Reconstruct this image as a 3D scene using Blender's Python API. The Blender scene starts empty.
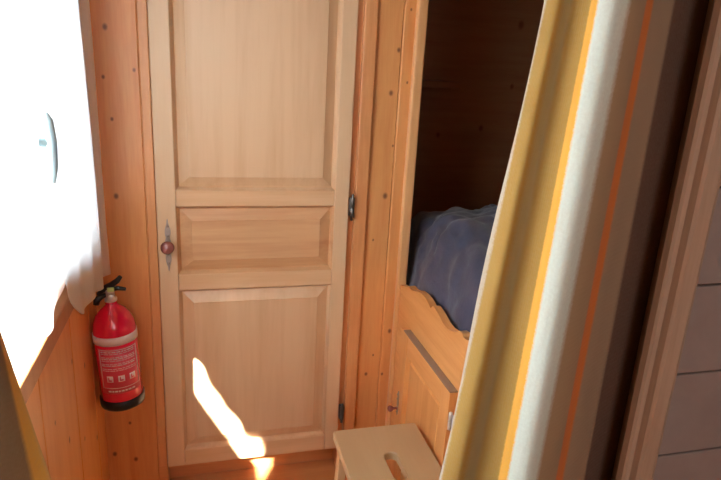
import bpy, bmesh, math, random
from mathutils import Vector, Matrix, noise
random.seed(4)
S = bpy.context.scene
COL = S.collection

# ---------------------------------------------------------------- camera
def make_camera():
    y, p, r = math.radians(15.4), math.radians(16.4), math.radians(3.2)
    f = Vector((math.sin(y)*math.cos(p), math.cos(y)*math.cos(p), -math.sin(p)))
    rt = Vector((math.cos(y), -math.sin(y), 0)); up = rt.cross(f)
    r2 = rt*math.cos(r) + up*math.sin(r); u2 = -rt*math.sin(r) + up*math.cos(r)
    cd = bpy.data.cameras.new('camera'); cam = bpy.data.objects.new('camera', cd); COL.objects.link(cam)
    m = Matrix((r2, u2, -f)).transposed().to_4x4(); m.translation = Vector((0, -1.7, 1.4))
    cam.matrix_world = m
    cd.sensor_width = 36; cd.lens = 593/721*36; cd.clip_start = .02
    S.camera = cam
make_camera()

# ---------------------------------------------------------------- light
SUN_DIR = Vector((.49, 1.0, -.87))
W = bpy.data.worlds.new('sky'); S.world = W; W.use_nodes = True
bg = W.node_tree.nodes['Background']
bg.inputs[0].default_value = (.86, .95, 1.0, 1); bg.inputs[1].default_value = 12.0
sl = bpy.data.lights.new('sun', 'SUN'); sl.energy = 90; sl.angle = math.radians(1.2); sl.color = (1, .93, .82)
so = bpy.data.objects.new('sun', sl); COL.objects.link(so)
so.rotation_euler = SUN_DIR.to_track_quat('-Z', 'Y').to_euler(); so.location = (-2, -4, 4)
# soft fill light added behind the camera, its source unseen
al = bpy.data.lights.new('rear_fill_light', 'AREA'); al.shape = 'RECTANGLE'; al.size = 1.0; al.size_y = 1.1; al.energy = 20; al.color = (.93, .97, 1)
ao = bpy.data.objects.new('rear_fill_light', al); COL.objects.link(ao)
ao.location = (-.1, -3.1, 1.65); ao.rotation_euler = (Vector((.05, 1, -.12))).to_track_quat('-Z', 'Y').to_euler()
# portal at the window opening (guides sky sampling)
pl = bpy.data.lights.new('window_portal', 'AREA'); pl.shape = 'RECTANGLE'; pl.size = 1.25; pl.size_y = 1.1; pl.cycles.is_portal = True
po = bpy.data.objects.new('window_portal', pl); COL.objects.link(po)
po.location = (-.475, -.70, 1.33); po.rotation_euler = Vector((1, 0, 0)).to_track_quat('-Z', 'Y').to_euler()
vs = S.view_settings
vs.view_transform = 'Standard'; vs.look = 'None'; vs.gamma = 1; vs.use_curve_mapping = False; vs.exposure = 0.12
S.cycles.max_bounces = 12; S.cycles.diffuse_bounces = 8; S.cycles.transparent_max_bounces = 12
S.cycles.sample_clamp_indirect = 6
S.cycles.caustics_reflective = False; S.cycles.caustics_refractive = False

# ---------------------------------------------------------------- materials
def newmat(name):
    m = bpy.data.materials.new(name); m.use_nodes = True
    nt = m.node_tree; b = nt.nodes['Principled BSDF']
    return m, nt, b
def plain(name, col, rough=.5, metal=0, coat=0):
    m, nt, b = newmat(name)
    b.inputs['Base Color'].default_value = (*col, 1); b.inputs['Roughness'].default_value = rough
    b.inputs['Metallic'].default_value = metal; b.inputs['Coat Weight'].default_value = coat
    tc = nt.nodes.new('ShaderNodeTexCoord'); n = nt.nodes.new('ShaderNodeTexNoise')
    n.inputs['Scale'].default_value = 60; nt.links.new(tc.outputs['Object'], n.inputs['Vector'])
    bp = nt.nodes.new('ShaderNodeBump'); bp.inputs['Strength'].default_value = .04; bp.inputs['Distance'].default_value = .002
    nt.links.new(n.outputs['Fac'], bp.inputs['Height']); nt.links.new(bp.outputs[0], b.inputs['Normal'])
    return m
def M(nt, op, a, b=None, c=None):
    n = nt.nodes.new('ShaderNodeMath'); n.operation = op
    for i, v in enumerate((a, b, c)):
        if v is None: continue
        if isinstance(v, (int, float)): n.inputs[i].default_value = v
        else: nt.links.new(v, n.inputs[i])
    return n.outputs[0]
def mixc(nt, fac, a, b, mode='MIX'):
    n = nt.nodes.new('ShaderNodeMix'); n.data_type = 'RGBA'; n.blend_type = mode
    for sock, v in ((n.inputs[0], fac), (n.inputs[6], a), (n.inputs[7], b)):
        if isinstance(v, (int, float)): sock.default_value = v
        elif isinstance(v, tuple): sock.default_value = (*v, 1)
        else: nt.links.new(v, sock)
    return n.outputs[2]
def wood(name, base, dark, axis='Z', rough=.42, knots=(), kplane='XZ', coat=.25, fine=1.0, contrast=1.0, voro=0, seed=0.0):
    m, nt, b = newmat(name)
    tc = nt.nodes.new('ShaderNodeTexCoord'); mp = nt.nodes.new('ShaderNodeMapping')
    mp.inputs['Location'].default_value = (seed, seed*.7, seed*1.3)
    nt.links.new(tc.outputs['Object'], mp.inputs['Vector'])
    sc = {'X': (.07, 1, 1), 'Y': (1, .07, 1), 'Z': (1, 1, .07)}[axis]
    mp.inputs['Scale'].default_value = sc
    n1 = nt.nodes.new('ShaderNodeTexNoise'); n1.inputs['Scale'].default_value = 26*fine; n1.inputs['Detail'].default_value = 5; n1.inputs['Distortion'].default_value = .6
    n2 = nt.nodes.new('ShaderNodeTexNoise'); n2.inputs['Scale'].default_value = 190*fine; n2.inputs['Detail'].default_value = 3
    n3 = nt.nodes.new('ShaderNodeTexNoise'); n3.inputs['Scale'].default_value = 4.5; n3.inputs['Detail'].default_value = 2
    for n in (n1, n2): nt.links.new(mp.outputs[0], n.inputs['Vector'])
    nt.links.new(tc.outputs['Object'], n3.inputs['Vector'])
    g = M(nt, 'ADD', M(nt, 'MULTIPLY', n1.outputs['Fac'], .75), M(nt, 'MULTIPLY', n2.outputs['Fac'], .25))
    g = M(nt, 'MULTIPLY', M(nt, 'SUBTRACT', g, .42), 3.2*contrast); cl = nt.nodes.new('ShaderNodeClamp'); nt.links.new(g, cl.inputs[0])
    col = mixc(nt, cl.outputs[0], base, dark)
    col = mixc(nt, M(nt, 'MULTIPLY', n3.outputs['Fac'], .35), col, tuple(c*.72 for c in base))
    sep = nt.nodes.new('ShaderNodeSeparateXYZ'); nt.links.new(tc.outputs['Object'], sep.inputs[0])
    u = sep.outputs[kplane[0]]; v = sep.outputs[kplane[1]]
    tot = None
    for (ku, kv, kr) in knots:
        d = M(nt, 'SQRT', M(nt, 'ADD', M(nt, 'POWER', M(nt, 'SUBTRACT', u, ku), 2), M(nt, 'POWER', M(nt, 'MULTIPLY', M(nt, 'SUBTRACT', v, kv), .75), 2)))
        k = nt.nodes.new('ShaderNodeMapRange'); k.interpolation_type = 'SMOOTHSTEP'
        nt.links.new(d, k.inputs[0]); k.inputs[1].default_value = kr*.35; k.inputs[2].default_value = kr*1.5; k.inputs[3].default_value = 1; k.inputs[4].default_value = 0
        tot = k.outputs[0] if tot is None else M(nt, 'MAXIMUM', tot, k.outputs[0])
    if tot is not None: col = mixc(nt, M(nt, 'MULTIPLY', tot, .85), col, (.13, .035, .012))
    if voro:
        mv = nt.nodes.new('ShaderNodeMapping'); nt.links.new(tc.outputs['Object'], mv.inputs['Vector'])
        mv.inputs['Scale'].default_value = {'X': (.6, 1, 1), 'Y': (1, .6, 1), 'Z': (1, 1, .6)}[axis]
        vo = nt.nodes.new('ShaderNodeTexVoronoi'); vo.inputs['Scale'].default_value = voro; nt.links.new(mv.outputs[0], vo.inputs['Vector'])
        k = nt.nodes.new('ShaderNodeMapRange'); nt.links.new(vo.outputs['Distance'], k.inputs[0])
        k.inputs[1].default_value = .035; k.inputs[2].default_value = .085; k.inputs[3].default_value = 1; k.inputs[4].default_value = 0
        col = mixc(nt, M(nt, 'MULTIPLY', k.outputs[0], .8), col, (.13, .035, .012))
    nt.links.new(col, b.inputs['Base Color'])
    b.inputs['Roughness'].default_value = rough; b.inputs['Coat Weight'].default_value = coat; b.inputs['Coat Roughness'].default_value = .28
    bp = nt.nodes.new('ShaderNodeBump'); bp.inputs['Strength'].default_value = .12; bp.inputs['Distance'].default_value = .0015
    nt.links.new(n2.outputs['Fac'], bp.inputs['Height']); nt.links.new(bp.outputs[0], b.inputs['Normal'])
    return m

PINE, PINED = (.80, .395, .14), (.66, .25, .07)
KN = [(-.234, 1.459, .006), (-.246, 1.335, .004), (-.231, 1.227, .004), (-.233, 1.017, .006), (-.169, 1.356, .004), (-.285, .191, .006), (-.224, .164, .006), (-.235, .297, .004), (-.20, .56, .004),
      (.557, 1.448, .005), (.542, 1.326, .006), (.59, 1.358, .003), (.545, 1.016, .007), (.559, 1.171, .003), (.592, .555, .006), (.576, .396, .004), (.519, .401, .005), (.54, .47, .003), (.515, .874, .003), (.586, 1.56, .003)]
m_wall = wood('honey_pine_boards', PINE, PINED, 'Z', knots=KN)
KL = [(-.20, .62, .006), (-.33, .70, .005), (-.42, .55, .006), (-.27, .45, .005), (-.12, .35, .006), (-.52, .66, .004)]
m_wall_left = wood('honey_pine_boards_left', (.86, .44, .155), (.72, .29, .085), 'Z', knots=KL, kplane='YZ', seed=3)
m_trim = wood('pine_trim', (.74, .36, .14), (.58, .235, .08), 'Z', seed=7)
m_trimx = wood('pine_trim_across', (.70, .33, .12), (.55, .21, .07), 'X', seed=9)
m_bunk = wood('bunk_pine', (.84, .43, .15), (.69, .28, .08), 'Y', seed=5, contrast=1.2)
m_bunkv = wood('bunk_pine_upright', (.84, .43, .15), (.69, .28, .08), 'Z', seed=6)
m_post = wood('bunk_post_pine', (.85, .50, .22), (.72, .36, .13), 'Z', seed=11)
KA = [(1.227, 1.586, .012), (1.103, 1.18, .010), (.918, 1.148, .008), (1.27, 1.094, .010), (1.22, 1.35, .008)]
m_alcove = wood('dark_pine_boards', (.30, .15, .07), (.22, .10, .045), 'X', knots=KA, coat=.05, rough=.6)  # pine in a darker tone than the other boards
m_doorv = wood('pale_door_wood', (.72, .505, .30), (.64, .42, .23), 'Z', fine=.8, contrast=.6, seed=2)
m_doorh = wood('pale_door_wood_across', (.71, .47, .265), (.61, .36, .18), 'X', fine=.8, contrast=.9, seed=4)
m_panel = wood('door_panel_veneer', (.70, .48, .285), (.57, .34, .175), 'Z', fine=.45, contrast=1.0, seed=12)
m_panelh = wood('door_panel_veneer_across', (.64, .38, .19), (.50, .25, .11), 'X', fine=.6, contrast=1.3, seed=14)
m_stool = wood('beech_stool_top', (.50, .36, .20), (.44, .30, .16), 'Y', fine=.9, contrast=.5, seed=15)
m_stoolz = wood('beech_stool_leg', (.70, .50, .28), (.60, .40, .20), 'Z', fine=.9, contrast=.5, seed=16)
m_jamb = wood('jamb_wood', (.50, .38, .275), (.38, .27, .18), 'Z', seed=17, fine=1.2)
m_floor = wood('floor_boards', (.62, .30, .11), (.48, .19, .06), 'X', seed=18, rough=.35)
m_ceil = wood('ceiling_boards', (.60, .34, .15), (.48, .24, .09), 'Y', seed=19, voro=5)
m_winwood = wood('window_frame_wood', (.50, .23, .10), (.40, .16, .06), 'Z', seed=20)
m_top_edge = plain('grey_brown_edge', (.30, .21, .15), .6)  # grey-brown tone for the top strip of the cupboard door
m_iron = plain('antique_pewter', (.42, .38, .35), .38, .8)
m_dark_iron = plain('dark_iron', (.13, .12, .11), .35, .8)
m_knob = plain('oxblood_ceramic_knob', (.28, .10, .09), .22, 0, .6)
m_chrome = plain('bright_metal', (.78, .79, .80), .3, .55)
m_red = plain('red_enamel', (.78, .008, .06), .2, 0, .8)
m_black = plain('black_plastic', (.012, .012, .014), .4)
m_band = plain('pale_label_band', (.85, .80, .84), .45)
m_label = plain('printed_pink_red', (.66, .06, .12), .4)
m_white = plain('white_print', (.92, .86, .88), .5)
m_green = plain('yellow_green_tag', (.62, .85, .35), .4)
m_handle = plain('satin_grey_handle', (.30, .42, .46), .45, .2)
m_rod = plain('brown_rod', (.12, .06, .03), .4)
m_mattress = plain('mattress_ticking', (.5, .48, .44), .9)

def glass_mat():
    m, nt, b = newmat('clear_glass'); nt.nodes.remove(b)
    t = nt.nodes.new('ShaderNodeBsdfTransparent'); t.inputs[0].default_value = (.95, .97, .97, 1)
    g = nt.nodes.new('ShaderNodeBsdfGlossy'); g.inputs['Roughness'].default_value = .02
    fr = nt.nodes.new('ShaderNodeFresnel'); mx = nt.nodes.new('ShaderNodeMixShader')
    nt.links.new(fr.outputs[0], mx.inputs[0]); nt.links.new(t.outputs[0], mx.inputs[1]); nt.links.new(g.outputs[0], mx.inputs[2])
    nt.links.new(mx.outputs[0], nt.nodes['Material Output'].inputs[0]); return m
m_glass = glass_mat()
def sheer_mat():
    m, nt, b = newmat('white_voile'); nt.nodes.remove(b)
    tr = nt.nodes.new('ShaderNodeBsdfTranslucent'); tr.inputs[0].default_value = (.93, .95, .97, 1)
    df = nt.nodes.new('ShaderNodeBsdfDiffuse'); df.inputs[0].default_value = (.9, .92, .95, 1)
    tp = nt.nodes.new('ShaderNodeBsdfTransparent')
    a = nt.nodes.new('ShaderNodeMixShader'); a.inputs[0].default_value = .35
    nt.links.new(tr.outputs[0], a.inputs[1]); nt.links.new(df.outputs[0], a.inputs[2])
    tc = nt.nodes.new('ShaderNodeTexCoord'); n = nt.nodes.new('ShaderNodeTexNoise'); n.inputs['Scale'].default_value = 400
    nt.links.new(tc.outputs['Object'], n.inputs['Vector'])
    f = M(nt, 'ADD', M(nt, 'MULTIPLY', n.outputs['Fac'], .06), .02)
    c = nt.nodes.new('ShaderNodeMixShader'); nt.links.new(f, c.inputs[0])
    nt.links.new(a.outputs[0], c.inputs[1]); nt.links.new(tp.outputs[0], c.inputs[2])
    nt.links.new(c.outputs[0], nt.nodes['Material Output'].inputs[0]); return m
m_sheer = sheer_mat()
def stripe_mat(name, stops, transl=.2):
    m, nt, b = newmat(name)
    uv = nt.nodes.new('ShaderNodeUVMap'); uv.uv_map = 'UVMap'
    sep = nt.nodes.new('ShaderNodeSeparateXYZ'); nt.links.new(uv.outputs[0], sep.inputs[0])
    tc = nt.nodes.new('ShaderNodeTexCoord')
    nz = nt.nodes.new('ShaderNodeTexNoise'); nz.inputs['Scale'].default_value = 260; nt.links.new(tc.outputs['Object'], nz.inputs['Vector'])
    x = M(nt, 'ADD', sep.outputs[0], M(nt, 'MULTIPLY', M(nt, 'SUBTRACT', nz.outputs['Fac'], .5), .012))
    r = nt.nodes.new('ShaderNodeValToRGB'); nt.links.new(x, r.inputs[0])
    e = r.color_ramp.elements
    e[0].position, e[0].color = stops[0][0], (*stops[0][1], 1)
    e[1].position, e[1].color = stops[-1][0], (*stops[-1][1], 1)
    for p, c in stops[1:-1]:
        k = e.new(p); k.color = (*c, 1)
    # woven ribs
    wv = M(nt, 'SINE', M(nt, 'MULTIPLY', sep.outputs[1], 1500)); wu = M(nt, 'SINE', M(nt, 'MULTIPLY', sep.outputs[0], 700))
    w = M(nt, 'MULTIPLY', M(nt, 'ADD', wv, wu), .25)
    col = mixc(nt, M(nt, 'MULTIPLY', nz.outputs['Fac'], .25), r.outputs[0], tuple(v*.6 for v in (.6, .5, .35)))
    nt.links.new(col, b.inputs['Base Color']); b.inputs['Roughness'].default_value = .9
    b.inputs['Sheen Weight'].default_value = .1
    bp = nt.nodes.new('ShaderNodeBump'); bp.inputs['Strength'].default_value = .3; bp.inputs['Distance'].default_value = .001
    nt.links.new(w, bp.inputs['Height']); nt.links.new(bp.outputs[0], b.inputs['Normal'])
    tr = nt.nodes.new('ShaderNodeBsdfTranslucent'); nt.links.new(col, tr.inputs[0])
    mx = nt.nodes.new('ShaderNodeMixShader'); mx.inputs[0].default_value = transl
    nt.links.new(b.outputs[0], mx.inputs[1]); nt.links.new(tr.outputs[0], mx.inputs[2])
    nt.links.new(mx.outputs[0], nt.nodes['Material Output'].inputs[0]); return m
def duvet_mat():
    m, nt, b = newmat('navy_brushed_cotton')
    tc = nt.nodes.new('ShaderNodeTexCoord'); n = nt.nodes.new('ShaderNodeTexNoise'); n.inputs['Scale'].default_value = 9; n.inputs['Detail'].default_value = 6
    nt.links.new(tc.outputs['Object'], n.inputs['Vector'])
    nt.links.new(mixc(nt, n.outputs['Fac'], (.022, .027, .056), (.068, .074, .128)), b.inputs['Base Color'])
    b.inputs['Roughness'].default_value = .9; b.inputs['Sheen Weight'].default_value = .35
    n4 = nt.nodes.new('ShaderNodeTexNoise'); n4.inputs['Scale'].default_value = 35; n4.inputs['Detail'].default_value = 4
    nt.links.new(tc.outputs['Object'], n4.inputs['Vector'])
    bp = nt.nodes.new('ShaderNodeBump'); bp.inputs['Strength'].default_value = .4; bp.inputs['Distance'].default_value = .006
    nt.links.new(n4.outputs['Fac'], bp.inputs['Height']); nt.links.new(bp.outputs[0], b.inputs['Normal']); return m
def tile_mat():
    m, nt, b = newmat('grey_stone_tile')
    tc = nt.nodes.new('ShaderNodeTexCoord')
    n = nt.nodes.new('ShaderNodeTexNoise'); n.inputs['Scale'].default_value = 14; n.inputs['Detail'].default_value = 6
    nt.links.new(tc.outputs['Object'], n.inputs['Vector'])
    nt.links.new(mixc(nt, n.outputs['Fac'], (.25, .215, .20), (.38, .335, .31)), b.inputs['Base Color'])
    b.inputs['Roughness'].default_value = .55
    bp = nt.nodes.new('ShaderNodeBump'); bp.inputs['Strength'].default_value = .4; bp.inputs['Distance'].default_value = .004
    nt.links.new(n.outputs['Fac'], bp.inputs['Height']); nt.links.new(bp.outputs[0], b.inputs['Normal']); return m
m_tile = tile_mat(); m_grout = plain('dark_grout', (.07, .055, .045), .9)

# ---------------------------------------------------------------- helpers
def tag(o, label=None, cat=None, group=None, kind=None):
    if label: o['label'] = label
    if cat: o['category'] = cat
    if group: o['group'] = group
    if kind: o['kind'] = kind
    return o
def wloc(o):
    v = Vector((0, 0, 0))
    while o is not None: v += o.location; o = o.parent
    return v
def link(name, bm, mat, parent=None, smooth=False, origin=None):
    me = bpy.data.meshes.new(name)
    off = wloc(parent) if parent else Vector((0, 0, 0))
    if origin is not None: off = Vector(origin)
    bmesh.ops.recalc_face_normals(bm, faces=bm.faces[:]) if not getattr(bm, '_keep', False) else None
    bm.transform(Matrix.Translation(-off)); bm.to_mesh(me); bm.free()
    o = bpy.data.objects.new(name, me); COL.objects.link(o)
    if parent: o.parent = parent
    if origin is not None and not parent: o.location = off
    mats = mat if isinstance(mat, (list, tuple)) else [mat]
    for m in mats: me.materials.append(m)
    if smooth:
        for p in me.polygons: p.use_smooth = True
    return o
def empty(name, loc):
    o = bpy.data.objects.new(name, None); o.empty_display_size = .05; o.location = loc; COL.objects.link(o); return o
def B(): return bmesh.new()
def box(bm, x0, x1, y0, y1, z0, z1, bev=0, seg=2):
    t = bmesh.new(); bmesh.ops.create_cube(t, size=1)
    for v in t.verts: v.co = Vector(((x0+x1)/2+v.co.x*(x1-x0), (y0+y1)/2+v.co.y*(y1-y0), (z0+z1)/2+v.co.z*(z1-z0)))
    if bev: bmesh.ops.bevel(t, geom=t.edges[:], offset=bev, segments=seg, profile=.5, affect='EDGES')
    merge(bm, t)
def merge(bm, t):
    me = bpy.data.meshes.new('tmp'); t.to_mesh(me); t.free(); bm.from_mesh(me); bpy.data.meshes.remove(me)
def lathe(bm, prof, c, axis='Z', n=32, mat=None):
    """prof: list of (r, h) along the axis"""
    t = bmesh.new(); rings = []
    for r, h in prof:
        ring = []
        for i in range(n):
            a = 2*math.pi*i/n
            ring.append(t.verts.new({'Z': (r*math.cos(a), r*math.sin(a), h), 'Y': (r*math.cos(a), h, r*math.sin(a)), 'X': (h, r*math.cos(a), r*math.sin(a))}[axis]))
        rings.append(ring)
    for a, b in zip(rings, rings[1:]):
        for i in range(n): t.faces.new((a[i], a[(i+1) % n], b[(i+1) % n], b[i]))
    t.faces.new(rings[0]); t.faces.new(rings[-1])
    if mat is not None: t.transform(mat)
    t.transform(Matrix.Translation(Vector(c))); merge(bm, t)
def prism(bm, pts, axis, a0, a1, bev=0):
    """extrude a 2D outline. axis X: pts=(y,z); Y: (x,z); Z: (x,y)"""
    t = bmesh.new()
    def P(p, a): return {'X': (a, p[0], p[1]), 'Y': (p[0], a, p[1]), 'Z': (p[0], p[1], a)}[axis]
    A = [t.verts.new(P(p, a0)) for p in pts]; C = [t.verts.new(P(p, a1)) for p in pts]
    n = len(pts)
    fa = t.faces.new(A); fb = t.faces.new(C)
    for i in range(n): t.faces.new((A[i], A[(i+1) % n], C[(i+1) % n], C[i]))
    if bev: bmesh.ops.bevel(t, geom=list(fa.edges)+list(fb.edges), offset=bev, segments=2, profile=.5, affect='EDGES')
    bmesh.ops.recalc_face_normals(t, faces=t.faces[:]); merge(bm, t)
def tube(bm, pts, r, n=10):
    t = bmesh.new(); pts = [Vector(p) for p in pts]; rings = []
    rr = r if isinstance(r, (list, tuple)) else [r]*len(pts)
    for i, p in enumerate(pts):
        d = (pts[min(i+1, len(pts)-1)]-pts[max(i-1, 0)]).normalized()
        a = d.orthogonal().normalized() if i == 0 else (a-d*a.dot(d)).normalized()
        b = d.cross(a)
        rings.append([t.verts.new(p+(a*math.cos(2*math.pi*k/n)+b*math.sin(2*math.pi*k/n))*rr[i]) for k in range(n)])
    for u, v in zip(rings, rings[1:]):
        for k in range(n): t.faces.new((u[k], u[(k+1) % n], v[(k+1) % n], v[k]))
    t.faces.new(rings[0]); t.faces.new(rings[-1]); bmesh.ops.recalc_face_normals(t, faces=t.faces[:]); merge(bm, t)
def boards(bm, edges, face, depth, z0, z1, axis='Y', gap=.004, sgn=1):
    """tongue-and-groove boards as one mesh: chamfered boards between consecutive edges.
    axis Y: boards run across x, face at y=face, extending +depth*sgn; axis X likewise with y edges"""
    for a, b in zip(edges, edges[1:]):
        g = gap
        pts = [(a, face+sgn*depth), (a, face+sgn*g), (a+g, face), (b-g, face), (b, face+sgn*g), (b, face+sgn*depth)]
        if axis == 'X': pts = [(q, p) for p, q in pts]
        prism(bm, pts, 'Z', z0, z1)
def catmull(P, n):
    """sample n points over a list of tuples, uniform in parameter of first element"""
    xs = [p[0] for p in P]; out = []
    for i in range(n):
        s = xs[0]+(xs[-1]-xs[0])*i/(n-1)
        k = 0
        while k < len(xs)-2 and xs[k+1] < s: k += 1
        t = (s-xs[k])/(xs[k+1]-xs[k])
        p0 = P[max(k-1, 0)]; p1 = P[k]; p2 = P[k+1]; p3 = P[min(k+2, len(P)-1)]
        out.append((s,)+tuple(.5*((2*p1[j])+(-p0[j]+p2[j])*t+(2*p0[j]-5*p1[j]+4*p2[j]-p3[j])*t*t+(-p0[j]+3*p1[j]-3*p2[j]+p3[j])*t**3) for j in range(1, len(p1))))
    return out

FL, CE = .035, 2.05
XL, XR = -.305, 1.38            # left wall face, far side of the bunk
YB, YA, YR = .02, .55, -3.3     # back wall face, alcove end wall, wall behind the camera
# ---------------------------------------------------------------- room shell
b = B()
for i in range(16): box(b, -.45, 1.5, YR+i*.26, YR+(i+1)*.26-.002, FL-.06, FL, .0015, 1)
tag(link('floor', b, m_floor), kind='structure')
b = B(); box(b, -.45, 1.5, YR-.1, .8, CE, CE+.06); tag(link('ceiling', b, m_ceil), kind='structure')
b = B()   # back wall: board left of the closet, boards right of it, solid core behind
boards(b, [XL-.01, -.155], YB, .03, FL, CE)
boards(b, [.486, .5665, .608], YB, .03, FL, CE)
box(b, XL-.1, .625, .62, .68, FL, CE)
tag(link('wall_back', b, m_wall), kind='structure')
b = B(); box(b, .612, .632, .024, .62, FL, CE); tag(link('wall_partition', b, m_bunkv), kind='structure')
# left wall with window opening
WY0, WY1, WZ0, WZ1 = -1.285, -.10, .86, 1.80
b = B()
ed = [YB, -.10, -.32, -.60, -.86, -1.1, WY0]
boards(b, ed[::-1], XL, .06, FL, WZ0-.02, 'X', sgn=-1)
boards(b, ed[::-1], XL, .06, WZ1, CE, 'X', sgn=-1)
boards(b, [WY1, YB], XL, .06, WZ0-.02, WZ1, 'X', sgn=-1)
e2 = [WY0-.11*i for i in range(0, 22)]
boards(b, e2[::-1], XL, .06, FL, CE, 'X', sgn=-1)
box(b, XL-.16, XL-.06, WY1, YB+.6, FL, CE); box(b, XL-.16, XL-.06, YR, WY0, FL, CE)
box(b, XL-.16, XL-.06, WY0, WY1, FL, WZ0-.02); box(b, XL-.16, XL-.06, WY0, WY1, WZ1, CE)
tag(link('wall_left', b, m_wall_left), kind='structure')
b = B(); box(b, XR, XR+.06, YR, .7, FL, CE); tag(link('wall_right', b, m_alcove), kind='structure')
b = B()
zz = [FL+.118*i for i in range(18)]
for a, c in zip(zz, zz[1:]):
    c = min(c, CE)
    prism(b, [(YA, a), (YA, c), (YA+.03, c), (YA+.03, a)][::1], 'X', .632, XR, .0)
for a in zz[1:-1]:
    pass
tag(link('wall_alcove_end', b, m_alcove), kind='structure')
b = B(); box(b, .632, XR, -.90, YA, 1.92, 1.95); tag(link('added_alcove_lid', b, m_alcove), kind='structure')  # unseen lid added over the bunk to keep the alcove dark
b = B(); box(b, XL-.1, XR+.05, YR-.06, YR, FL, CE); tag(link('wall_rear', b, m_wall), kind='structure')
# tiled partition right of the opening
b = B(); box(b, .707, XR, -.992, -.955, FL, CE); tag(link('wall_tiled_backing', b, m_grout), kind='structure')
b = B()
tz = [.325+.155*i for i in range(-2, 12)]
for i, z in enumerate(tz):
    z0 = max(z+.0015, FL); z1 = min(z+.1535, CE)
    if z1 <= z0: continue
    for x0, x1 in ((.7075, 1.03), (1.033, XR)):
        box(b, x0, x1, -1.0, -.99, z0, z1, .003, 2)
tag(link('wall_tiled', b, m_tile), kind='structure')
b = B()   # opening jamb: two-step moulded board
prism(b, [(.653, -1.008), (.653, -1.020), (.656, -1.024), (.663, -1.025), (.666, -1.021), (.668, -1.033), (.672, -1.037), (.694, -1.038), (.701, -1.035), (.705, -1.026), (.706, -1.0), (.706, -.95), (.698, -.95)], 'Z', FL, CE)
tag(link('trim_1', b, m_jamb), kind='structure')
b = B(); box(b, XL, -.155, YB-.012, YB, FL, FL+.012, .002); 
box(b, .486, .606, YB-.012, YB, FL, FL+.012, .002)
tag(link('baseboard_back', b, m_trimx), kind='structure')

# ---------------------------------------------------------------- window
win = empty('window_1', (XL-.07, (WY0+WY1)/2, WZ0)); tag(win, kind='structure')
b = B()
for a, c in ((WY0, WY0+.03), (WY1-.03, WY1)): box(b, XL-.14, XL-.005, a, c, WZ0, WZ1, .003)
box(b, XL-.14, XL-.005, WY0, WY1, WZ1-.03, WZ1, .003)
link('window_frame', b, m_winwood, win)
b = B(); box(b, XL-.15, XL+.006, WY0-.02, WY1+.015, WZ0-.045, WZ0, .004, 3); link('window_sill', b, m_winwood, win)
b = B()  # closed far casement
box(b, XL-.055, XL-.012, -.575, -.49, WZ0+.001, WZ1-.03, .008, 3)
box(b, XL-.055, XL-.012, -.175, -.13, WZ0+.001, WZ1-.03, .004)
box(b, XL-.055, XL-.012, -.497, -.173, WZ0+.001, WZ0+.085, .004)
box(b, XL-.055, XL-.012, -.497, -.173, WZ1-.10, WZ1-.03, .004)
sash = link('casement', b, m_winwood, win)
b = B(); box(b, XL-.037, XL-.033, -.50, -.17, WZ0+.08, WZ1-.09); link('pane', b, m_glass, sash)
b = B()
lathe(b, [(.014, 0), (.014, .004), (.009, .008), (.0075, .060)], (XL-.012, -.567, 1.243), 'X', 20)
tube(b, [(XL+.046, -.568, 1.293), (XL+.050, -.567, 1.28), (XL+.052, -.566, 1.243), (XL+.051, -.566, 1.20), (XL+.048, -.567, 1.172)], [.005, .0085, .0095, .0085, .0055], 14)
tag(link('handle', b, m_handle, sash, True), 'grey lever handle of the casement')

# ---------------------------------------------------------------- closet with its door
clo = empty('built_in_closet', (.15, YB, FL))
tag(clo, 'built-in closet behind tall pale wooden panelled door with red-brown knob', 'closet')
b = B()
box(b, -.155, -.129, .006, .05, FL+.10, CE-.12, .003); box(b, .4455, .486, .006, .05, FL+.10, CE-.12, .004)
box(b, .4285, .4455, .020, .05, FL+.10, CE-.12)
link('side_frame', b, m_trim, clo)
b = B(); box(b, -.155, .486, .078, .094, FL+.001, .128, .002)
box(b, -.155, -.128, .012, .0785, FL+.001, FL+.0995, .002); box(b, .43, .486, .012, .0785, FL+.001, FL+.0995, .002)
box(b, -.128, .43, .030, .0785, .110, .128, .002); link('plinth', b, m_trimx, clo)
b = B(); box(b, -.155, .486, .012, .05, 1.94, CE-.001, .003); link('header', b, m_trimx, clo)
b = B(); box(b, -.155, .486, .095, .105, FL+.001, CE-.001); link('dark_carcass', b, m_trim, clo)
D0, D1, DZ0, DZ1 = -.1275, .4255, .135, 1.93
P0, P1 = -.075, .381
door = empty('door', (.149, 0, DZ0)); door.parent = clo; door.location = Vector((.149, 0, DZ0))-clo.location
for x0, x1 in ((D0, P0), (P1, D1)):
    b = B(); box(b, x0, x1, 0, .024, DZ0, DZ1, .0025); link('stile', b, m_doorv, door)
for z0, z1 in ((DZ0, .192), (.737, .787), (.990, 1.037), (1.87, DZ1)):
    b = B(); box(b, P0+.0002, P1-.0002, .0007, .0233, z0, z1, .0022); link('rail', b, m_doorh, door)
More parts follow.
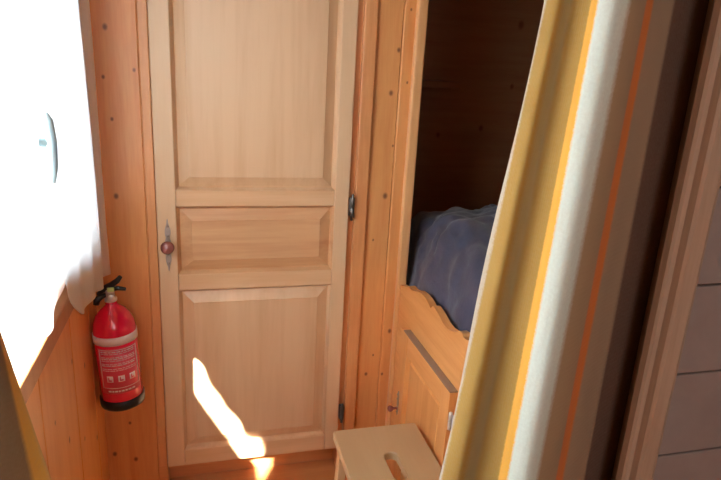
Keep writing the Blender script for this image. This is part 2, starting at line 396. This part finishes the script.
def raised(x0, x1, z0, z1, y0=.001, mv=.006, slope=.034, name='raised_panel', mat=None, parent=None, dirx=False, lift=.0125):
    """raised-and-fielded panel: moulding groove, bevel rising to the field"""
    b = B(); g = .0035
    # rings: outer edge (depth), groove, start of bevel, field
    rings = [(0, .0), (mv*.5, .004), (mv, .012), (mv+.003, .016), (mv+slope, .016-lift), (mv+slope+.0015, .0148-lift)]
    prev = None
    for ins, dep in rings:
        if dirx: vs = [b.verts.new((y0+dep, p, q)) for p, q in ((x0+ins, z0+ins), (x1-ins, z0+ins), (x1-ins, z1-ins), (x0+ins, z1-ins))]
        else: vs = [b.verts.new((p, y0+dep, q)) for p, q in ((x0+ins, z0+ins), (x1-ins, z0+ins), (x1-ins, z1-ins), (x0+ins, z1-ins))]
        if prev:
            for i in range(4): b.faces.new((prev[i], prev[(i+1) % 4], vs[(i+1) % 4], vs[i]))
        prev = vs
    b.faces.new(prev)
    return link(name, b, mat, parent)
raised(P0, P1, 1.037, 1.87, slope=.030, mat=m_panel, parent=door)
raised(P0, P1, .787, .990, slope=.034, mat=m_panelh, parent=door)
raised(P0, P1, .192, .737, slope=.034, mat=m_panel, parent=door)
# escutcheon: ornamental long plate
def escutcheon(cx, cz, h, w, y, parent, axis='Y', sgn=-1):
    pts = []; n = 40
    for i in range(n+1):
        t = i/n; z = cz-h/2+h*t
        s = math.sin(math.pi*t)**.6*(.55+.45*abs(math.cos(math.pi*3.5*(t-.5)))) if 0 < t < 1 else 0
        pts.append((w/2*max(s, .06), z))
    out = [(cx+p, z) for p, z in pts]+[(cx-p, z) for p, z in reversed(pts)]
    b = B(); prism(b, out, axis, y, y+sgn*.003)
    for zc in (cz-h*.36, cz+h*.36, cz+h*.18, cz-h*.18):
        if axis == 'Y': lathe(b, [(.004, 0), (.0035, -.002), (.001, -.0035)], (cx, y-.003, zc), 'Y', 12)
        else: lathe(b, [(.004, 0), (.0035, -.002), (.001, -.0035)], (y-.003, cx, zc), 'X', 12)
    return link('escutcheon', b, m_iron, parent)
escutcheon(-.1, .878, .155, .020, .0, door)
b = B(); lathe(b, [(.0075, 0), (.006, -.004), (.005, -.014), (.008, -.018), (.0155, -.024), (.0190, -.034), (.0175, -.043), (.011, -.050), (.003, -.052)], (-.1, -.003, .882), 'Y', 28)
link('knob', b, m_knob, door, True)
for hz, hh in ((.985, .085), (.272, .075)):
    b = B(); x = .4365; y = -.002
    box(b, .428, .4445, .0025, .0195, hz-hh*.32, hz+hh*.32, .001, 1)
    lathe(b, [(.001, -hh/2), (.005, -hh/2+.004), (.0035, -hh/2+.009), (.0065, -hh/2+.013), (.0065, -.002), (.0055, -.001), (.0055, .001), (.0065, .002), (.0065, hh/2-.013), (.0035, hh/2-.009), (.005, hh/2-.004), (.001, hh/2)], (x, y, hz), 'Z', 16)
    link('hinge', b, m_dark_iron, door, True)

# ---------------------------------------------------------------- bunk bed
bunk = empty('bunk_bed', (.62, -.45, FL)); tag(bunk, 'built-in honey pine bunk bed with scalloped side board and low cupboard door', 'bed')
BX = .61
b = B()
box(b, .600, .632, .0005, .0235, FL+.002, 1.92, .006, 3); link('post', b, m_post, bunk)
sc = [(0, .727), (-.027, .731), (-.055, .739), (-.072, .750), (-.08, .753), (-.088, .751), (-.10, .748), (-.127, .753), (-.159, .767), (-.192, .771), (-.226, .769), (-.25, .762), (-.266, .755), (-.270, .757), (-.274, .768), (-.283, .771), (-.296, .769), (-.327, .763), (-.358, .754), (-.387, .750), (-.412, .754), (-.441, .767), (-.458, .778), (-.475, .781), (-.480, .780), (-.483, .772), (-.5, .775), (-.521, .781), (-.54, .784)]
sc += [(-.9005-y, z) for y, z in reversed(sc[:16])]
b = B(); prism(b, [(-.0005, .40)]+sc+[(-.901, .40)], 'X', BX, BX+.022, .002)
link('side_board', b, m_bunk, bunk)
b = B(); box(b, BX+.001, BX+.021, -.90, -.001, FL+.002, .3995); link('lower_panel', b, m_bunk, bunk)
b = B(); box(b, BX+.023, XR-.002, -.90, .54, .50, .525); link('bed_base', b, m_bunk, bunk)
b = B(); box(b, BX+.001, BX+.022, -.90, -.84, .80, 1.92, .004); link('end_post', b, m_post, bunk)
cy0, cy1, cz0, cz1 = -.492, -.105, .11, .627
PX = .587
cd = empty('cupboard_door', (0, 0, 0)); cd.parent = bunk; cd.location = Vector((PX, cy1, cz0))-bunk.location
for a, c in ((cy0, cy0+.055), (cy1-.06, cy1)):
    b = B(); box(b, PX, BX-.0005, a, c, cz0, cz1-.003, .0015); link('stile', b, m_bunkv, cd)
for a, c in ((cz0, cz0+.06), (cz1-.065, cz1-.003)):
    b = B(); box(b, PX+.0006, BX-.0008, cy0+.0552, cy1-.0602, a, c, .001); link('rail', b, m_bunk, cd)
b = B(); box(b, PX+.0003, BX-.0005, cy0+.001, cy1-.02, cz1-.0028, cz1, .0008); tag(link('top_edge', b, m_top_edge, cd), 'grey-brown strip along the top of the cupboard door')
raised(cy0+.055, cy1-.06, cz0+.06, cz1-.065, y0=PX+.001, mv=.003, slope=.016, lift=.008, mat=m_bunkv, parent=cd, dirx=True)
escutcheon(-.130, .375, .085, .012, PX, cd, 'X')
b = B(); lathe(b, [(.006, 0), (.004, -.004), (.004, -.012), (.009, -.018), (.0105, -.023), (.008, -.029), (.002, -.031)], (PX-.003, -.130, .357), 'X', 20)
link('knob', b, m_knob, cd, True)
for hz in (.548, .19):
    b = B(); lathe(b, [(.001, -.026), (.005, -.024), (.0055, -.001), (.004, 0), (.0055, .001), (.005, .024), (.001, .026)], (PX+.006, cy0-.006, hz), 'Z', 14)
    box(b, PX+.008, BX-.001, cy0-.016, cy0-.002, hz-.015, hz+.015, .001, 1)
    tag(link('hinge', b, m_chrome, cd, True), 'bright metal hinge')
# small ledge high on the alcove's end wall
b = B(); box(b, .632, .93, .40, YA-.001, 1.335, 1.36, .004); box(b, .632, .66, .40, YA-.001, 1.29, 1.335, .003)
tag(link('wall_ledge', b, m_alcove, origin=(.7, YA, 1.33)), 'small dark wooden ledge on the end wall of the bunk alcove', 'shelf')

b = B(); box(b, BX+.026, XR-.02, -.88, .50, .5255, .665, .03, 4)
tag(link('mattress', b, m_mattress, origin=(1.0, -.2, .526)), 'mattress lying in the bunk under the navy duvet', 'mattress')
# duvet
def duvet():
    b = B(); nx, ny = 110, 150; x0, x1, y0, y1 = BX+.026, 1.36, .36, -.87; grid = []
    for j in range(ny+1):
        row = []
        for i in range(nx+1):
            u, v = i/nx, j/ny; x = x0+(x1-x0)*u; y = y0+(y1-y0)*v
            eu = min(u/.22, (1-u)/.15, 1); ev = min(v/.22, (1-v)/.12, 1)
            e = (1-(1-eu)**2.6)**.5*(1-(1-ev)**2.4)**.5
            p = Vector((x, y, 0))
            h = .275+.035*noise.noise(p*3.1+Vector((3, 1, 0)))-.16*max(0, (v-.36))
            z = .667+(h+.022)*e
            off = Vector((noise.noise(p*6+Vector((1, 7, 3))), noise.noise(p*6+Vector((4, 1, 8))), 0))*.012*(1-e)
            xx = max(x0, min(x1, x+off.x)); yy = y+off.y
            row.append(b.verts.new((xx, yy, z)))
        grid.append(row)
    for j in range(ny):
        for i in range(nx): b.faces.new((grid[j][i], grid[j][i+1], grid[j+1][i+1], grid[j+1][i]))
    b.normal_update()
    mv = []
    for j in range(ny+1):
        for i in range(nx+1):
            v = grid[j][i]; q = v.co.copy()
            q += Vector((noise.noise(q*4), noise.noise(q*4+Vector((5, 5, 5))), noise.noise(q*4+Vector((9, 1, 3)))))*.10
            a1 = noise.noise(q*6); a2 = noise.noise(q*11+Vector((3, 3, 8)))
            d = .040*(.40-math.sqrt(a1*a1+.008))+.022*(.3-math.sqrt(a2*a2+.012))+.009*noise.noise(q*24)
            mv.append((v, v.normal*d*min(1, (v.co.z-.667)/.05)))
    for v, d in mv:
        v.co += d; v.co.x = max(x0-.001, v.co.x)
    rim = grid[0][:]+[grid[j][nx] for j in range(1, ny+1)]+[grid[ny][i] for i in range(nx-1, -1, -1)]+[grid[j][0] for j in range(ny-1, 0, -1)]
    b.faces.new(rim)
    return link('duvet', b, duvet_mat(), smooth=True, origin=(1.0, -.3, .667))
tag(duvet(), 'crumpled navy blue duvet heaped on the bunk behind scalloped board', 'duvet')

# ---------------------------------------------------------------- stool
stool = empty('step_stool', (.455, -.47, FL)); tag(stool, 'pale wooden stool with rounded hand slot in its top beside cupboard', 'stool')
SX0, SX1, SY0, SY1, SZ = .336, .578, -.64, -.305, .42
def stool_top():
    b = B(); n = 10
    def rrect(x0, x1, y0, y1, r):
        o = []
        for cx, cy, a0 in ((x1-r, y1-r, 0), (x0+r, y1-r, 90), (x0+r, y0+r, 180), (x1-r, y0+r, 270)):
            for k in range(n+1):
                a = math.radians(a0+90*k/n); o.append((cx+r*math.cos(a), cy+r*math.sin(a)))
        return o
    out = rrect(SX0, SX1, SY0, SY1, .007); inn = rrect(.445, .481, -.535, -.425, .0175)
    N = len(out); L = []
    levels = [(out, SZ-.022, 0), (out, SZ-.003, 0), ([(x+(.457-x)*.012, y+(-.47-y)*.01) for x, y in out], SZ, 0)]
    rings = [[b.verts.new((x, y, z)) for x, y in o] for o, z, _ in levels]
    il = [([(x, y) for x, y in inn], SZ-.022), (inn, SZ-.003), ([(.463+(x-.463)*1.12, -.48+(y+.48)*1.035) for x, y in inn], SZ)]
    ir = [[b.verts.new((x, y, z)) for x, y in o] for o, z in il]
    for R in (rings, ir):
        for u, v in zip(R, R[1:]):
            for i in range(N): b.faces.new((u[i], u[(i+1) % N], v[(i+1) % N], v[i]))
    for a, c in ((rings[-1], ir[-1]), (rings[0], ir[0])):
        for i in range(N): b.faces.new((a[i], a[(i+1) % N], c[(i+1) % N], c[i]))
    return link('seat', b, m_stool, stool)
stool_top()
for sx in (-1, 1):
    for sy in (-1, 1):
        cx = .457+sx*.096; cy = -.4725+sy*.142
        t = bmesh.new(); vs_ = []
        for z, ox, oy in ((SZ-.0225, 0, 0), (FL+.0005, sx*.012, sy*.022)):
            vs_.append([t.verts.new((cx+ox+a, cy+oy+c, z)) for a, c in ((-.011, -.017), (.011, -.017), (.011, .017), (-.011, .017))])
        t.faces.new(vs_[0]); t.faces.new(vs_[1])
        for i in range(4): t.faces.new((vs_[0][i], vs_[0][(i+1) % 4], vs_[1][(i+1) % 4], vs_[1][i]))
        bmesh.ops.bevel(t, geom=t.edges[:], offset=.002, segments=2, profile=.5, affect='EDGES')
        link('leg', t, m_stoolz, stool)
for sy in (-1, 1):
    b = B(); box(b, .373, .541, -.4725+sy*.142-.008, -.4725+sy*.142+.008, SZ-.07, SZ-.023, .002); link('apron', b, m_stool, stool)
for sx in (-1, 1):
    b = B(); box(b, .457+sx*.103-.007, .457+sx*.103+.007, -.612, -.333, .17, .20, .002); link('stretcher', b, m_stool, stool)

# ---------------------------------------------------------------- fire extinguisher
ext = empty('fire_extinguisher', (-.243, -.085, .41)); tag(ext, 'red fire extinguisher with white band hanging beside closet door', 'fire extinguisher')
ex, ey = -.241, -.085; R0 = .057
tilt = Matrix.Translation((ex, ey, .58)) @ Matrix.Rotation(math.radians(-2.6), 4, 'Y') @ Matrix.Translation((-ex, -ey, -.58))
def elink(name, b, mat, parent=ext, smooth=True):   # the lower body is squat
    for v in b.verts:
        if v.co.z < .64: v.co.z = .64-(.64-v.co.z)*.86
    b.transform(tilt); return link(name, b, mat, parent, smooth)
b = B(); lathe(b, [(.033, .415), (.051, .418), (R0, .428), (R0, .66), (.0565, .674), (.053, .692), (.044, .712), (.031, .727), (.018, .738), (.015, .742), (.015, .750)], (ex, ey, 0), 'Z', 48)
cyl = elink('cylinder', b, m_red)
b = B(); lathe(b, [(.050, .405), (R0+.0015, .409), (R0+.003, .416), (R0+.003, .438), (R0+.0003, .441)], (ex, ey, 0), 'Z', 48); elink('base_boot', b, m_black)
def patch(b, a0, a1, z0, z1, r, th=.0006, n=14):
    t = bmesh.new(); ring = []
    for i in range(n+1):
        a = math.radians(a0+(a1-a0)*i/n)
        ring.append([t.verts.new((ex+rr*math.cos(a), ey+rr*math.sin(a), z)) for rr, z in ((r, z0), (r, z1), (r+th, z1), (r+th, z0))])
    for u, v in zip(ring, ring[1:]):
        for k in range(4): t.faces.new((u[k], u[(k+1) % 4], v[(k+1) % 4], v[k]))
    t.faces.new(ring[0]); t.faces.new(ring[-1]); merge(b, t)
b = B(); patch(b, 175, 375, .640, .664, R0-.0002, .0012, 40); elink('name_band', b, m_band)
FA = -90+8
b = B(); patch(b, FA-56, FA+62, .472, .630, R0-.0002, .0007, 24); lab = elink('instruction_label', b, m_label)
b = B()
for z0, z1 in ((.625, .627), (.492, .4935)): patch(b, FA-50, FA+56, z0, z1, R0+.0006)
for a in (-50, 55): patch(b, FA+a, FA+a+2.2, .492, .627, R0+.0006, n=2)
rnd = random.Random(3)
for k, z in enumerate([.618, .612, .600, .594, .588, .577, .571, .560, .554]):
    a = FA-44
    while a < FA+46:
        w = rnd.uniform(5, 13); patch(b, a, min(a+w, FA+48), z, z+(.0032 if k in (0, 3, 6) else .002), R0+.0006, n=4); a += w+2.2
elink('print_lines', b, m_white, lab)
for a in (-34, -4, 26):
    b = B(); patch(b, FA+a, FA+a+17, .515, .536, R0+.0006, n=5); elink('pictogram_box', b, m_white, lab)
    b = B(); patch(b, FA+a+4, FA+a+13, .518, .523, R0+.0012, n=3); patch(b, FA+a+4, FA+a+7, .5225, .532, R0+.0012, n=2); elink('pictogram_figure', b, m_label, lab)
b = B()
a = FA-34
while a < FA+34:
    w = rnd.uniform(5, 9); patch(b, a, a+w, .479, .484, R0+.0006, n=3); a += w+2
elink('bottom_print', b, m_white, lab)
b = B(); lathe(b, [(.0155, .7495), (.0165, .752), (.0165, .758), (.012, .761), (.011, .775), (.013, .777), (.013, .785), (.008, .788)], (ex, ey, 0), 'Z', 24); elink('valve', b, m_chrome)
b = B(); tube(b, [(ex-.012, ey-.002, .768), (ex-.022, ey-.006, .768), (ex-.033, ey-.012, .760), (ex-.036, ey-.014, .747)], [.006, .0085, .0095, .0075], 14); elink('discharge_nozzle', b, m_black)
b = B(); tube(b, [(ex-.030, ey-.006, .772), (ex-.010, ey-.004, .790), (ex+.005, ey-.004, .796), (ex+.022, ey-.006, .808), (ex+.032, ey-.008, .820)], [.006, .0085, .0085, .0075, .0055], 12); elink('squeeze_lever', b, m_black)
b = B(); tube(b, [(ex+.004, ey-.004, .784), (ex+.022, ey-.006, .787), (ex+.042, ey-.008, .783)], [.0065, .006, .0045], 12); elink('carry_handle', b, m_black)
b = B(); lathe(b, [(.0095, 0), (.0095, -.010), (.0075, -.012)], (ex+.004, ey-.011, .766), 'Y', 20); elink('pressure_gauge', b, m_chrome)
b = B(); box(b, ex-.004, ex+.014, ey-.019, ey-.013, .782, .794, .002); elink('safety_tag', b, m_green, smooth=False)
b = B(); box(b, ex-.015, ex+.015, YB-.010, YB-.0005, .52, .69, .002); box(b, ex-.012, ex+.012, ey+R0-.002, YB-.009, .655, .67, .002); box(b, ex-.012, ex+.012, ey+R0-.002, YB-.009, .53, .545, .002)
link('wall_bracket', b, m_black, ext)

# ---------------------------------------------------------------- sheer curtains
def cloth(name, ctrl_fn, ns, nz, z0f, z1, mat, parent=None, th=.0012, origin=None):
    """grid sheet: ctrl_fn(s,z)->(x,y); bottom edge z0f(s)"""
    b = B(); uvl = b.loops.layers.uv.new('UVMap'); G = []
    for j in range(nz+1):
        row = []
        for i in range(ns+1):
            s = i/ns; z = z0f(s)+(z1-z0f(s))*j/nz; x, y = ctrl_fn(s, z); row.append(b.verts.new((x, y, z)))
        G.append(row)
    for j in range(nz):
        for i in range(ns):
            f = b.faces.new((G[j][i], G[j][i+1], G[j+1][i+1], G[j+1][i]))
            for l, (s, t) in zip(f.loops, ((i, j), (i+1, j), (i+1, j+1), (i, j+1))): l[uvl].uv = (s/ns, t/nz)
    o = link(name, b, mat, parent, True, origin)
    md = o.modifiers.new('thickness', 'SOLIDIFY'); md.thickness = th; md.offset = 0
    return o
def sheer_far(s, z):       # s 0 at the back-wall end
    y = -.062-.495*s
    billow = math.sin(math.pi*min(1, s*1.1+.12))*.012*(1.9-z)
    x = XL+.022+.022*(1-s)**1.5+billow*(1-s*.9)+(1-.75*s)*(.0085*math.sin(s*34+.8*math.sin(z*3))+.003*math.sin(z*5+s*9))
    if s < .1: x += (.1-s)*.12*max(0, 1.5-z)*.6
    return x, y
def hem_far(s):
    t = min(1, max(0, (s-.58)/.24)); return .820+.015*s+.118*t*t*(3-2*t)+.005*math.sin(s*21)
c = cloth('voile_curtain', sheer_far, 90, 50, hem_far, 1.79, m_sheer, origin=(XL+.02, -.3, 1.79)); tag(c, 'white sheer curtain over the window half nearest the fire extinguisher', 'curtain', 'sheer window curtains')
def sheer_near(s, z):
    y = -.50-.805*s
    x = XL+.037-.022*s+.004*math.sin(s*44+1+.8*math.sin(z*3))+.003*math.sin(z*5+s*9)
    return x, y
def hem_near(s):
    t = min(1, max(0, (s-.34)/.22)); return .916+.04*max(0, 1-s/.1)+.004*math.sin(s*29)+.075*t*t*(3-2*t)+.05*max(0, s-.56)
c = cloth('voile_curtain', sheer_near, 90, 50, hem_near, 1.79, m_sheer, origin=(XL+.02, -.8, 1.79)); tag(c, 'white sheer curtain over the window half nearest the mustard curtain edge', 'curtain', 'sheer window curtains')
b = B(); tube(b, [(XL+.012, -1.31, 1.81), (XL+.012, -.07, 1.81)], .004); 
tag(link('curtain_wire', b, m_chrome, origin=(XL+.012, -.57, 1.795)), 'thin metal wire above window holding the white sheer curtains', 'curtain rod')

# ---------------------------------------------------------------- striped curtains in the opening
MU, GB, YO, MI, BE, OR, BR, DB = (.38, .22, .03), (.35, .28, .12), (.85, .44, .04), (.76, .88, .80), (.46, .33, .18), (.75, .22, .02), (.40, .30, .19), (.13, .055, .03)
# profile: s, x, y at z=1.19, lean (dx per metre of height)
prof = [(0, .387, -.985, .103), (.03, .385, -1.000, .10), (.10, .392, -1.020, .085), (.17, .416, -1.018, .07), (.25, .427, -1.045, .055), (.33, .426, -1.068, .04), (.40, .441, -1.085, .032),
        (.47, .467, -1.078, .028), (.56, .504, -1.052, .02), (.63, .533, -1.030, .012), (.70, .560, -1.012, .008), (.78, .600, -.990, .0), (.86, .640, -.968, 0), (.94, .690, -.945, 0), (1, .735, -.928, 0)]
PS = catmull(prof, 201)
def main_curtain(s, z):
    k = min(200, max(0, int(round(s*200)))); _, x, y, l = PS[k]
    x += l*(z-1.19); w = (1.95-z)
    
    y += .003*math.sin(s*40+z*2)*w*.6*(1 if s < .8 else 0)
    if s < .02: x += .0025*math.sin(z*420)
    return x, max(min(y, -.93 if s > .85 else -.6), -1.12)
stops = [(0, (.50, .45, .36)), (.018, (.50, .45, .36)), (.026, MU), (.11, MU), (.135, GB), (.16, GB), (.18, MU), (.255, MU), (.265, YO), (.325, YO), (.335, MI), (.44, MI), (.465, BE), (.58, BE), (.592, OR), (.645, OR), (.665, BR), (.79, BR), (.81, DB), (1, DB)]
m_str = stripe_mat('striped_mustard_fabric', stops)
c = cloth('striped_curtain', main_curtain, 200, 120, lambda s: .10, 1.95, m_str, th=.0016, origin=(.55, -1.0, 1.95))
tag(c, 'large mustard, white and orange striped curtain drawn aside in front of bunk', 'curtain')
profL = [(0, -.252, -1.16, 0), (.25, -.25, -1.185, 0), (.45, -.225, -1.16, -.03), (.62, -.205, -1.175, -.03), (.8, -.181, -1.15, -.03), (1, -.166, -1.115, -.17)]
PL = catmull(profL, 101)
def left_curtain(s, z):
    _, x, y, l = PL[min(100, int(round(s*100)))]
    return max(x+l*(z-1.0), -.252), y+.004*math.sin(z*3+s*7)
stL = [(0, DB), (.2, (.22, .15, .09)), (.45, (.26, .19, .11)), (.60, (.22, .15, .08)), (.86, (.24, .16, .07)), (.89, (.75, .42, .05)), (.96, (.78, .48, .08)), (1, (.7, .5, .2))]
c = cloth('striped_curtain', left_curtain, 100, 60, lambda s: .10, 1.95, stripe_mat('striped_mustard_fabric_edge', stL, .06), th=.0016, origin=(-.25, -1.15, 1.95))
tag(c, 'brown curtain with bright yellow edge hanging at far left by the window', 'curtain')
for rx0, rx1, ry in ((.35, .698, -1.0), (XL+.001, -.12, -1.15)):
    b = B(); tube(b, [(rx0, ry, 1.965), (rx1, ry, 1.965)], .011, 14)
    tag(link('curtain_rod', b, m_rod, origin=((rx0+rx1)/2, ry, 1.965)), 'brown rod holding up the large striped curtain before the bunk' if rx0 > 0 else 'brown rod holding up the yellow edged curtain beside the window', 'curtain rod')
